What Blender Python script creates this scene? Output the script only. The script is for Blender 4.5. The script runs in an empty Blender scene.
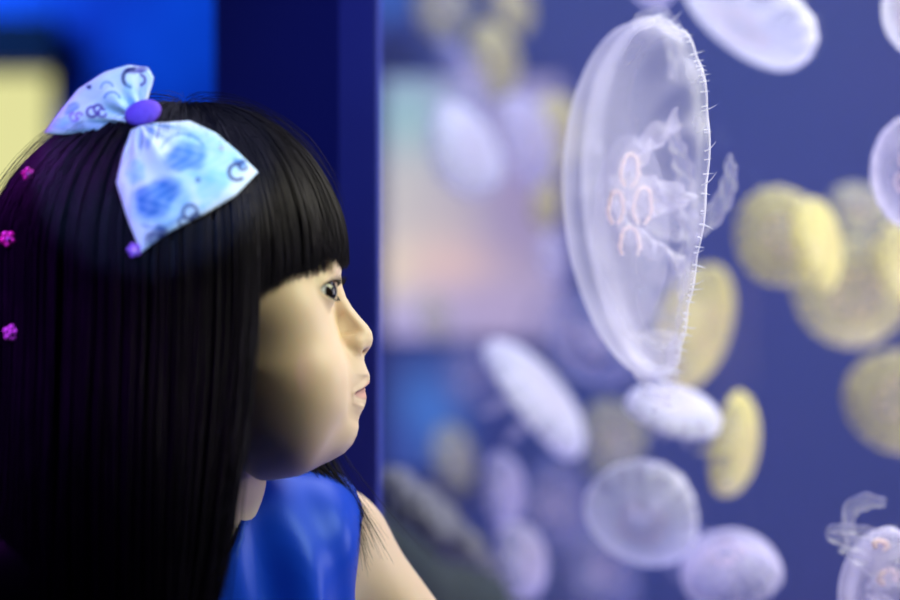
import bpy, math
import numpy as np
from mathutils import Vector, Matrix

PI = math.pi
rng = np.random.default_rng(7)
S = bpy.context.scene
COL = S.collection
CAMZ = 0.95
FPX = 900 * 85 / 36            # focal length in pixels

def P(px, py, d):
    """world point seen at picture position (px, py) at distance d"""
    return Vector(((px - 450) * d / FPX, d, CAMZ - (py - 300) * d / FPX))

# ------------------------------------------------------------------ camera, world, lights
cam = bpy.data.cameras.new('camera')
cam.lens = 85; cam.sensor_width = 36
cam.dof.use_dof = True
cam.dof.focus_distance = 1.322
cam.dof.aperture_fstop = 1.9
cam.dof.aperture_blades = 8
cam.clip_start = 0.05
camo = bpy.data.objects.new('camera', cam); COL.objects.link(camo)
camo.location = (0, 0, CAMZ); camo.rotation_euler = (PI / 2, 0, 0)
S.camera = camo

w = bpy.data.worlds.new('world'); S.world = w; w.use_nodes = True
w.node_tree.nodes['Background'].inputs[0].default_value = (0.02, 0.025, 0.12, 1)
w.node_tree.nodes['Background'].inputs[1].default_value = 0.22
S.view_settings.view_transform = 'Standard'
S.view_settings.look = 'None'
S.view_settings.gamma = 1.0
S.view_settings.exposure = 0.0
S.cycles.transparent_max_bounces = 64
S.cycles.max_bounces = 8

def light(name, kind, loc, target, power, color, size=0.3, spot=None, blend=0.5):
    l = bpy.data.lights.new(name, kind); l.energy = power; l.color = color
    if kind == 'AREA': l.shape = 'DISK'; l.size = size
    else: l.shadow_soft_size = size
    if spot: l.spot_size = spot; l.spot_blend = blend
    o = bpy.data.objects.new(name, l); COL.objects.link(o); o.location = loc
    o.rotation_euler = (Vector(target) - Vector(loc)).to_track_quat('-Z', 'Y').to_euler()
    return o

HEAD = Vector((-0.08, 1.30, 0.92))
light('tank_warm_lamp', 'AREA', (0.58, 1.14, 1.42), HEAD, 8.2, (0.96, 0.97, 0.62), 0.42)
light('tank_ceiling_lamp', 'AREA', (0.60, 2.1, 2.05), (0.35, 1.95, 0.8), 24.0, (0.80, 0.82, 1.0), 1.1)
light('jelly_white_fill', 'AREA', (0.74, 1.55, 0.95), (0.2, 1.9, 0.95), 3.5, (1.0, 0.93, 0.95), 0.4)  # added fill without a fixture, whitens the jellies
light('tank_floor_lamp', 'AREA', (0.5, 2.0, 0.35), (0.35, 2.4, 1.2), 5.5, (0.62, 0.55, 1.0), 0.6)
light('black_light_spot', 'SPOT', (-0.24, 0.02, 1.55), P(150, 157, 1.24), 84.0, (0.32, 0.56, 1.0), 0.006, math.radians(6.4), 0.25)
light('violet_spot', 'SPOT', (-0.75, 0.85, 1.7), P(10, 262, 1.25), 60.0, (0.55, 0.07, 1.0), 0.06, math.radians(14), 1.0)
light('room_blue_lamp', 'AREA', (-1.0, 3.0, 1.75), P(130, 60, 3.6), 8.0, (0.06, 0.26, 1.0), 0.4)
light('pillar_blue_fill', 'SPOT', (-0.22, 1.12, 2.25), P(356, 190, 1.66), 60.0, (0.12, 0.17, 1.0), 0.04, math.radians(26), 1.0)  # added spot, no fixture there; lifts the dark pillar towards blue
light('dress_blue_fill', 'SPOT', (0.16, 0.62, 0.52), P(310, 575, 1.31), 4.5, (0.18, 0.42, 1.0), 0.03, math.radians(9.5), 0.7)  # added from below to brighten the dress, stands for no real lamp

# ------------------------------------------------------------------ helpers
def mat(name):
    m = bpy.data.materials.new(name); m.use_nodes = True
    nt = m.node_tree; nt.nodes.clear()
    out = nt.nodes.new('ShaderNodeOutputMaterial')
    return m, nt, out

def principled(name, color, rough=0.5, spec=0.5, attr=None, sss=0.0, sheen=0.0, noise=None, emit=None, coat=0.0, metal=0.0):
    m, nt, out = mat(name)
    b = nt.nodes.new('ShaderNodeBsdfPrincipled')
    b.inputs['Base Color'].default_value = (*color, 1)
    b.inputs['Roughness'].default_value = rough
    b.inputs['Specular IOR Level'].default_value = spec
    b.inputs['Metallic'].default_value = metal
    b.inputs['Coat Weight'].default_value = coat
    if sss:
        b.inputs['Subsurface Weight'].default_value = sss
        b.inputs['Subsurface Radius'].default_value = (1.0, 0.35, 0.2)
        b.inputs['Subsurface Scale'].default_value = 0.006
    if sheen:
        b.inputs['Sheen Weight'].default_value = sheen
    if attr:
        a = nt.nodes.new('ShaderNodeVertexColor'); a.layer_name = attr
        nt.links.new(a.outputs['Color'], b.inputs['Base Color'])
    if noise:
        sc, c2 = noise
        tc = nt.nodes.new('ShaderNodeTexCoord'); n = nt.nodes.new('ShaderNodeTexNoise')
        n.inputs['Scale'].default_value = sc; n.inputs['Detail'].default_value = 4
        r = nt.nodes.new('ShaderNodeValToRGB')
        r.color_ramp.elements[0].position = 0.35; r.color_ramp.elements[1].position = 0.65
        r.color_ramp.elements[0].color = (*color, 1); r.color_ramp.elements[1].color = (*c2, 1)
        nt.links.new(tc.outputs['Object'], n.inputs['Vector'])
        nt.links.new(n.outputs['Fac'], r.inputs['Fac'])
        nt.links.new(r.outputs['Color'], b.inputs['Base Color'])
    nt.links.new(b.outputs[0], out.inputs['Surface'])
    return m

def emission(name, color, strength, blotch=None):
    m, nt, out = mat(name)
    e = nt.nodes.new('ShaderNodeEmission'); e.inputs[0].default_value = (*color, 1); e.inputs[1].default_value = strength
    nt.links.new(e.outputs[0], out.inputs['Surface'])
    return m, nt, e

def mesh_np(name, verts, faces, smooth=True, col=None, colname='col'):
    """mesh from numpy arrays; faces = (n,3) or (n,4) int array or list of such arrays"""
    if not isinstance(faces, list): faces = [faces]
    faces = [f for f in faces if len(f)]
    me = bpy.data.meshes.new(name)
    verts = np.asarray(verts, dtype=np.float32)
    me.vertices.add(len(verts)); me.vertices.foreach_set('co', verts.ravel())
    loops = np.concatenate([f.ravel() for f in faces]).astype(np.int32)
    sizes = np.concatenate([np.full(len(f), f.shape[1], np.int32) for f in faces])
    starts = np.concatenate([[0], np.cumsum(sizes)[:-1]]).astype(np.int32)
    me.loops.add(len(loops)); me.loops.foreach_set('vertex_index', loops)
    me.polygons.add(len(sizes)); me.polygons.foreach_set('loop_start', starts)
    me.polygons.foreach_set('loop_total', sizes)
    me.polygons.foreach_set('use_smooth', np.full(len(sizes), smooth))
    me.update(calc_edges=True); me.validate()
    if col is not None:
        a = me.color_attributes.new(colname, 'FLOAT_COLOR', 'POINT')
        c = np.ones((len(verts), 4), np.float32); c[:, :3] = col
        a.data.foreach_set('color', c.ravel())
    return me

def link(name, me, m, parent=None, loc=None):
    o = bpy.data.objects.new(name, me); COL.objects.link(o)
    if m is not None: me.materials.append(m)
    if parent is not None: o.parent = parent
    if loc is not None: o.location = loc
    return o

def child(name, me, m, parent):
    """child whose mesh is given in world coordinates"""
    o = link(name, me, m, parent)
    o.matrix_parent_inverse = parent.matrix_basis.inverted()
    return o

def empty(name, loc, label, cat, group=None):
    o = bpy.data.objects.new(name, None); COL.objects.link(o); o.location = loc
    o.empty_display_size = 0.02
    o['label'] = label; o['category'] = cat
    if group: o['group'] = group
    return o

def tag(o, label, cat, group=None, kind=None):
    o['label'] = label; o['category'] = cat
    if group: o['group'] = group
    if kind: o['kind'] = kind
    return o

def grid_faces(nu, nv, wrap_u=False, wrap_v=False, off=0):
    iu = np.arange(nu if wrap_u else nu - 1); iv = np.arange(nv if wrap_v else nv - 1)
    a, b = np.meshgrid(iu, iv, indexing='ij')
    a = a.ravel(); b = b.ravel(); a2 = (a + 1) % nu; b2 = (b + 1) % nv
    return np.stack([a * nv + b, a2 * nv + b, a2 * nv + b2, a * nv + b2], 1) + off

class Acc:
    """collects grids into one mesh"""
    def __init__(s): s.v = []; s.f = []; s.n = 0; s.c = []
    def add(s, verts, faces, col=None):
        verts = np.asarray(verts, float).reshape(-1, 3)
        s.v.append(verts); s.f.append(np.asarray(faces) + s.n); s.n += len(verts)
        if col is not None: s.c.append(np.broadcast_to(col, (len(verts), 3)))
    def box(s, lo, hi):
        x0, y0, z0 = lo; x1, y1, z1 = hi
        v = [(x0,y0,z0),(x1,y0,z0),(x1,y1,z0),(x0,y1,z0),(x0,y0,z1),(x1,y0,z1),(x1,y1,z1),(x0,y1,z1)]
        f = np.array([(0,3,2,1),(4,5,6,7),(0,1,5,4),(1,2,6,5),(2,3,7,6),(3,0,4,7)])
        s.add(v, f)
    def prism(s, poly, z0, z1):
        n = len(poly)
        v = [(x, y, z0) for x, y in poly] + [(x, y, z1) for x, y in poly]
        s.add(v, np.array([(i, (i + 1) % n, n + (i + 1) % n, n + i) for i in range(n)]))
        k = s.n - 2 * n
        if n == 4:
            s.f.append(np.array([(3, 2, 1, 0), (4, 5, 6, 7)]) + k)
    def tube(s, pts, rad, sides=8, caps=True):
        pts = np.asarray(pts, float); n = len(pts); rad = np.broadcast_to(rad, (n,))
        t = np.gradient(pts, axis=0); t /= np.linalg.norm(t, axis=1, keepdims=True) + 1e-12
        ref = np.array([0.3, 0.2, 0.93]); 
        a = np.cross(t, ref); a /= np.linalg.norm(a, axis=1, keepdims=True) + 1e-9
        b = np.cross(t, a)
        an = np.arange(sides) * 2 * PI / sides
        v = pts[:, None] + rad[:, None, None] * (a[:, None] * np.cos(an)[None, :, None] + b[:, None] * np.sin(an)[None, :, None])
        s.add(v, grid_faces(n, sides, wrap_v=True))
    def mesh(s, name, smooth=True):
        by = {}
        for f in s.f: by.setdefault(f.shape[1], []).append(f)
        return mesh_np(name, np.concatenate(s.v), [np.concatenate(v) for v in by.values()], smooth,
                       np.concatenate(s.c) if s.c else None)

def sstep(a, b, x):
    t = np.clip((x - a) / (b - a), 0, 1); return t * t * (3 - 2 * t)

# ------------------------------------------------------------------ setting: room and tank
A = Vector((-0.066, 1.54)); B = Vector((0.62, 0.854))        # front pane, 45 degrees to the view
C_ = Vector((1.35, 3.2)); D_ = Vector((-0.145, 3.2))
m_floor = principled('dark_floor', (0.03, 0.03, 0.05), 0.4, noise=(6, (0.045, 0.045, 0.07)))
m_wall = principled('navy_paint', (0.022, 0.026, 0.12), 0.7, noise=(3, (0.028, 0.032, 0.15)))
m_bluewall = principled('blue_paint', (0.006, 0.04, 0.40), 0.5, noise=(4.0, (0.03, 0.28, 0.88)))
m_tankwall = principled('tank_blue_paint', (0.055, 0.095, 0.28), 0.8, noise=(2.5, (0.075, 0.095, 0.29)))
m_frame = principled('blue_frame_paint', (0.014, 0.024, 0.24), 0.6, noise=(9, (0.018, 0.03, 0.27)))
m_black = principled('black_paint', (0.02, 0.02, 0.03), 0.5, noise=(20, (0.03, 0.03, 0.04)))

def struct(name, acc, m, smooth=False):
    o = link(name, acc.mesh(name, smooth), m); o['kind'] = 'structure'; return o

a = Acc(); a.box((-3, -1.5, -0.05), (2.5, 4.2, 0.0)); struct('floor', a, m_floor)
a = Acc(); a.box((-3, -1.5, 2.6), (2.5, 4.2, 2.65)); struct('ceiling', a, m_black)
a = Acc(); a.box((-3, 3.62, 0), (-0.16, 3.72, 2.6)); struct('wall_back', a, m_wall)
a = Acc(); a.box((-3.05, -1.5, 0), (-3.0, 3.72, 2.6)); struct('wall_left', a, m_wall)
a = Acc()
x0 = P(58, 0, 3.58).x; x1 = P(236, 0, 3.58).x
a.box((x0, 3.58, 0), (x1, 3.615, 2.6)); struct('trim_1', a, m_bluewall)       # blue cladding on the back wall
a = Acc(); a.box((-3.0, 3.575, P(0, 22, 3.58).z), (x0, 3.615, 2.6)); struct('trim_2', a, m_bluewall)
a = Acc(); a.box((-3.0, 3.50, P(0, 68, 3.5).z), (P(52, 0, 3.5).x, 3.56, P(0, 16, 3.5).z)); struct('trim_3', a, principled('grey_beam', (0.025, 0.025, 0.035), 0.8, noise=(8, (0.035, 0.035, 0.045))))
# dark pillar left of the tank
a = Acc(); a.box((P(214, 0, 1.75).x, 1.75, 0), (P(368, 0, 1.75).x, 1.83, 2.6)); struct('trim_4', a, m_wall)

# bright pale yellow window in the back wall
wroot = bpy.data.objects.new('window_2', None); COL.objects.link(wroot); wroot['kind'] = 'structure'
m_pane, _, _e = emission('lit_yellow_pane', (0.82, 0.80, 0.36), 0.95)
a = Acc(); a.box((-1.35, 3.59, P(0, 400, 3.59).z), (P(50, 0, 3.59).x, 3.61, P(0, 74, 3.59).z)); link('pane', a.mesh('pane', False), m_pane, wroot)
a = Acc()
zt = P(0, 74, 3.58).z; xr = P(50, 0, 3.58).x; zb = P(0, 400, 3.58).z
a.box((-1.37, 3.575, zt), (xr + .012, 3.612, zt + .012)); a.box((xr, 3.575, zb), (xr + .012, 3.612, zt)); a.box((-1.37, 3.575, zb - .012), (xr + .012, 3.612, zb))
link('window_frame', a.mesh('window_frame', False), m_black, wroot)

# tank: plinth, corner post, panes, back and side walls
ZB, ZT = 0.30, 2.15
def seg_prism(p, q, t, side=1):
    d = (q - p).normalized(); n = Vector((-d.y, d.x)) * t * side
    return [(p.x, p.y), (q.x, q.y), (q.x + n.x, q.y + n.y), (p.x + n.x, p.y + n.y)]
a = Acc(); a.prism([tuple(A), tuple(B), tuple(C_), tuple(D_)], 0, ZB); struct('trim_5', a, m_frame)
a = Acc(); a.prism([(-0.25, 3.2), (1.45, 3.2), (1.45, 3.28), (-0.25, 3.28)], 0, ZT + .2); struct('wall_tank_back', a, m_tankwall)
a = Acc(); a.prism(seg_prism(B, C_, .05, -1), 0, ZT + .2); struct('wall_tank_right', a, m_tankwall)
a = Acc(); a.prism(seg_prism(A + Vector((0, .03)), D_, .012, 1), 0, ZT + .2); struct('wall_tank_left', a, m_tankwall)
a = Acc(); a.prism([(A.x - .014, A.y - .008), (A.x + .014, A.y - .012), (A.x + .016, A.y + .02), (A.x - .014, A.y + .035)], 0, ZT + .2); struct('trim_6', a, m_frame)
# glass pane
mg, nt, out = mat('clear_glass')
tr = nt.nodes.new('ShaderNodeBsdfTransparent'); tr.inputs[0].default_value = (0.97, 0.98, 1.0, 1)
gl = nt.nodes.new('ShaderNodeBsdfGlossy'); gl.inputs['Roughness'].default_value = 0.0
fr = nt.nodes.new('ShaderNodeFresnel'); fr.inputs['IOR'].default_value = 1.33
mx = nt.nodes.new('ShaderNodeMixShader')
nt.links.new(fr.outputs[0], mx.inputs[0]); nt.links.new(tr.outputs[0], mx.inputs[1]); nt.links.new(gl.outputs[0], mx.inputs[2])
nt.links.new(mx.outputs[0], out.inputs['Surface'])
dAB = (B - A).normalized(); nAB = Vector((-dAB.y, dAB.x))
a = Acc(); a.add([(A.x, A.y, ZB), (B.x, B.y, ZB), (B.x, B.y, ZT), (A.x, A.y, ZT)], np.array([(0, 1, 2, 3)]))
struct('window_1', a, mg)
# water
mw_, nt, out = mat('water_volume')
va = nt.nodes.new('ShaderNodeVolumeAbsorption'); va.inputs['Color'].default_value = (0.70, 0.74, 1.0, 1); va.inputs['Density'].default_value = 0.35
vs = nt.nodes.new('ShaderNodeVolumeScatter'); vs.inputs['Color'].default_value = (0.62, 0.66, 1.0, 1); vs.inputs['Density'].default_value = 0.055; vs.inputs['Anisotropy'].default_value = 0.2
va2 = nt.nodes.new('ShaderNodeAddShader'); nt.links.new(va.outputs[0], va2.inputs[0]); nt.links.new(vs.outputs[0], va2.inputs[1])
nt.links.new(va2.outputs[0], out.inputs['Volume'])
e = .004
a = Acc(); a.prism([(A.x + .004, A.y + .006), (B.x - .004, B.y + .012), (C_.x - .045, C_.y - .06), (D_.x + .02, D_.y - .06)], ZB + .002, ZT - .02)
tag(link('water', a.mesh('water', False), mw_), 'clear bluish water filling the aquarium tank behind the glass', 'water', kind='stuff')

# far end of the tank: window to a lit room, its glow put into panel colours
def backlit(name, px0, py0, px1, py1, d, fn, strength, label, cat, n=40):
    """lit panel with a frame; fn(u, v) gives the picture's colours"""
    p0 = P(px0, py1, d); p1 = P(px1, py0, d)
    root = empty(name, ((p0.x + p1.x) / 2, d, p0.z), label, cat)
    u, v = np.meshgrid(np.linspace(0, 1, n), np.linspace(0, 1, n), indexing='ij')
    V = np.stack([p0.x + u * (p1.x - p0.x), np.full_like(u, d), p0.z + v * (p1.z - p0.z)], -1).reshape(-1, 3)
    me = mesh_np('lit_panel', V, grid_faces(n, n)[:, ::-1] if False else grid_faces(n, n), True, fn(u, v).reshape(-1, 3))
    m, nt, em = emission('lit_' + name, (1, 1, 1), strength)
    at = nt.nodes.new('ShaderNodeVertexColor'); at.layer_name = 'col'
    nt.links.new(at.outputs[0], em.inputs[0])
    child('lit_panel', me, m, root)
    a = Acc(); t = .008
    a.box((p0.x - t, d - .01, p0.z - t), (p0.x, d + .02, p1.z + t)); a.box((p1.x, d - .01, p0.z - t), (p1.x + t, d + .02, p1.z + t))
    a.box((p0.x, d - .01, p1.z), (p1.x, d + .02, p1.z + t)); a.box((p0.x, d - .01, p0.z - t), (p1.x, d + .02, p0.z))
    child('frame', a.mesh('frame', False), m_frame, root)
    return root
def blobs(base, lst):
    def fn(u, v):
        c = np.broadcast_to(np.array(base, float), u.shape + (3,)).copy()
        for (cu, cv, ru, rv, colr) in lst:
            k = np.exp(-(((u - cu) / ru) ** 2 + ((v - cv) / rv) ** 2))[..., None]
            c = c * (1 - k) + np.array(colr) * k
        return c
    return fn
backlit('far_window_glow', 384, 78, 562, 338, 3.17, blobs((0.36, 0.33, 0.52), [
    (.12, .82, .25, .22, (0.30, 0.52, 0.52)), (.1, .55, .3, .2, (0.62, 0.58, 0.50)), (.35, .45, .3, .2, (0.55, 0.48, 0.46)), (.05, .26, .22, .14, (0.85, 0.76, 0.50)),
    (.42, .27, .4, .13, (0.80, 0.55, 0.45)), (.8, .5, .3, .35, (0.36, 0.28, 0.42)), (.65, .1, .4, .12, (0.46, 0.36, 0.52)), (.2, .05, .15, .1, (0.50, 0.42, 0.66))]),
    1.25, 'brightly lit viewing window at the far end of tank, room beyond as soft cream and pink glow', 'window')
backlit('blue_glow_panel', 386, 346, 486, 470, 3.17, blobs((0.045, 0.06, 0.26), [(.42, .45, .34, .38, (0.08, 0.24, 0.72)), (.15, .2, .2, .25, (0.05, 0.10, 0.42))]),  # blue glow painted as soft blobs that fade into the tank blue
    0.9, 'deep blue glow put into a panel low at the far end of tank', 'lit_panel')
backlit('ceiling_display', 366, -30, 416, 36, 3.17, blobs((0.04, 0.06, 0.26), [(.5, .6, .36, .36, (0.06, 0.2, 0.75))]), 0.8, 'small blue glowing display high beside the tank corner post', 'lit_panel')

# rock bank on the tank bottom
def rock(name, pts, d, depth, m, label, seed):
    """rounded lump whose outline passes the given picture points"""
    r = np.random.default_rng(seed)
    c = np.mean([P(x, y, d) for x, y in pts], axis=0)
    n1, n2 = 40, 24
    th = np.linspace(0, 2 * PI, n1, endpoint=False); ph = np.linspace(-PI / 2, PI / 2, n2)
    out_pts = np.array([P(x, y, d) for x, y in pts]); k = len(pts)
    idx = th / (2 * PI) * k; i0 = np.floor(idx).astype(int) % k; f = (idx % 1)[:, None]
    rim = out_pts[i0] * (1 - f) + out_pts[(i0 + 1) % k] * f
    V = c + (rim - c)[:, None, :] * np.cos(ph)[None, :, None] + np.array([0, depth, 0]) * np.sin(ph)[None, :, None]
    V += r.normal(0, .003, V.shape)
    o = link(name, mesh_np(name, V.reshape(-1, 3), grid_faces(n1, n2, wrap_u=True)), m)
    return tag(o, label, 'rock')
m_rock = principled('mossy_rock', (0.035, 0.05, 0.045), 0.9, noise=(14, (0.05, 0.065, 0.06)))
m_rock2 = principled('pale_rock', (0.20, 0.20, 0.24), 0.9, noise=(14, (0.28, 0.28, 0.29)))
rock('rock', [(345, 505), (392, 500), (450, 532), (520, 585), (560, 700), (560, 1090), (330, 1090)], 2.1, .12, m_rock, 'dark mossy green rock low in the tank beyond the bare arm', 3)
rock('rock', [(378, 472), (396, 470), (432, 492), (480, 540), (500, 575), (455, 560), (405, 525), (376, 500)], 1.93, .04, m_rock2, 'pale grey rock lying on the dark mossy rock', 4)

# ------------------------------------------------------------------ signed distance helpers
def ell(p, c, r):
    q = p - np.array(c); r = np.array(r, float)
    k0 = np.linalg.norm(q / r, axis=-1); k1 = np.linalg.norm(q / r ** 2, axis=-1)
    return k0 * (k0 - 1) / np.maximum(k1, 1e-9)
def cap(p, a, b, ra, rb):
    a = np.array(a, float); b = np.array(b, float); ab = b - a
    t = np.clip(((p - a) @ ab) / (ab @ ab), 0, 1)
    return np.linalg.norm(p - a - t[..., None] * ab, axis=-1) - (ra + (rb - ra) * t)
def smin(a, b, k):
    h = np.maximum(k - np.abs(a - b), 0) / k
    return np.minimum(a, b) - h * h * k * .25
def smax(a, b, k): return -smin(-a, -b, k)

def surface_nets(f, lo, hi, h):
    lo = np.array(lo, float); n = np.ceil((np.array(hi) - lo) / h).astype(int) + 1
    ax = [lo[i] + h * np.arange(n[i]) for i in range(3)]
    D = np.empty(n, np.float32)
    Y, Z = np.meshgrid(ax[1], ax[2], indexing='ij')
    for i in range(n[0]):
        D[i] = f(np.stack([np.full_like(Y, ax[0][i]), Y, Z], -1))
    ins = D < 0
    cnt = np.zeros(n - 1, np.int8)
    for dx in (0, 1):
        for dy in (0, 1):
            for dz in (0, 1):
                cnt += ins[dx:n[0] - 1 + dx, dy:n[1] - 1 + dy, dz:n[2] - 1 + dz]
    act = (cnt > 0) & (cnt < 8)
    idx = -np.ones(n - 1, np.int64); ijk = np.argwhere(act); idx[act] = np.arange(len(ijk))
    acc = np.zeros((len(ijk), 3)); num = np.zeros(len(ijk))
    cor = [np.array(c) for c in np.ndindex(2, 2, 2)]
    for c0 in cor:
        for axis in range(3):
            if c0[axis]: continue
            c1 = c0.copy(); c1[axis] = 1
            q0 = ijk + c0; q1 = ijk + c1
            d0 = D[q0[:, 0], q0[:, 1], q0[:, 2]]; d1 = D[q1[:, 0], q1[:, 1], q1[:, 2]]
            m = (d0 < 0) != (d1 < 0)
            t = np.where(m, d0 / np.where(m, d0 - d1, 1), 0)
            pnt = q0 + (q1 - q0) * t[:, None]
            acc[m] += pnt[m]; num[m] += 1
    V = lo + h * acc / num[:, None]
    F = []
    for axis in range(3):
        o1, o2 = [(1, 2), (2, 0), (0, 1)][axis]
        sl0 = [slice(None)] * 3; sl1 = [slice(None)] * 3
        sl0[axis] = slice(0, -1); sl1[axis] = slice(1, None)
        s0 = ins[tuple(sl0)]; s1 = ins[tuple(sl1)]
        e = np.argwhere(s0 != s1)
        e = e[(e[:, o1] > 0) & (e[:, o2] > 0) & (e[:, o1] < n[o1] - 1) & (e[:, o2] < n[o2] - 1)]
        flip = s0[e[:, 0], e[:, 1], e[:, 2]]
        d1 = np.zeros(3, int); d1[o1] = 1; d2 = np.zeros(3, int); d2[o2] = 1
        g = lambda q: idx[q[:, 0], q[:, 1], q[:, 2]]
        quad = np.stack([g(e - d1 - d2), g(e - d2), g(e), g(e - d1)], 1)
        quad[~flip] = quad[~flip][:, ::-1]
        F.append(quad)
    return V, np.concatenate(F)

# ------------------------------------------------------------------ the girl
DG = 1.30                       # distance of the middle of her face
SC = DG / FPX                   # metres per picture pixel there
def HW(p):
    """head space (px, lateral, -py) -> world"""
    p = np.asarray(p, float)
    return np.stack([(p[..., 0] - 450) * SC, DG + p[..., 1] * SC, CAMZ + (p[..., 2] + 300) * SC], -1)

def HN(p):
    """like HW, for things nearer than the middle of the face: picture position kept, true distance"""
    p = np.asarray(p, float); y = DG + p[..., 1] * SC
    return np.stack([(p[..., 0] - 450) * y / FPX, y, CAMZ + (p[..., 2] + 300) * y / FPX], -1)

girl = empty('person', (-0.16, 1.32, 0.0), 'young girl in a blue dress gazing at the jellyfish, face in profile', 'person')

EYEC = np.array([319.8, 42.0, -291.5]); EYER = 19.0
def head_sdf(p):
    p = p.copy(); p[..., 1] = np.abs(p[..., 1])
    d = ell(p, (190, 0, -236), (143, 114, 122))
    d = smin(d, ell(p, (252, 0, -335), (86, 92, 112)), 40)
    d = smin(d, ell(p, (296, 46, -378), (53, 50, 56)), 26)          # cheeks
    d = smin(d, ell(p, (272, 30, -420), (66, 52, 50)), 30)          # jaw
    d = smin(d, ell(p, (331, 0, -431), (27, 30, 24)), 24)           # chin
    d = smin(d, ell(p, (332, 0, -378), (33, 34, 34)), 16)
    d = smin(d, ell(p, (334, 0, -362), (28, 24, 24)), 10)           # mouth mound
    d = smin(d, cap(p, (336, 0, -262), (330, 40, -268), 8, 9), 26)  # brow
    d = smax(d, -ell(p, (353, 36, -290), (10, 15, 9)), 12)
    d = smin(d, ell(p, (284, 54, -312), (40, 38, 38)), 26)         # eye hollow
    d = smin(d, ell(p, EYEC, (21.0, 21.0, 20.6)), 7)                # lids
    d = smin(d, cap(p, (332, 0, -280), (357, 0, -332), 9, 9.5), 12) # nose bridge
    d = smin(d, ell(p, (360, 0, -341), (12.5, 13, 11.5)), 7)
    d = smin(d, ell(p, (353.5, 11.0, -345), (10.5, 8.2, 9.3)), 7)    # wings
    d = smin(d, cap(p, (364, 0, -380.5), (352, 24, -391), 4.6, 2.2), 5)
    d = smin(d, cap(p, (360.5, 0, -397), (350, 22, -397), 5.6, 2.4), 5)
    return d

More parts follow.
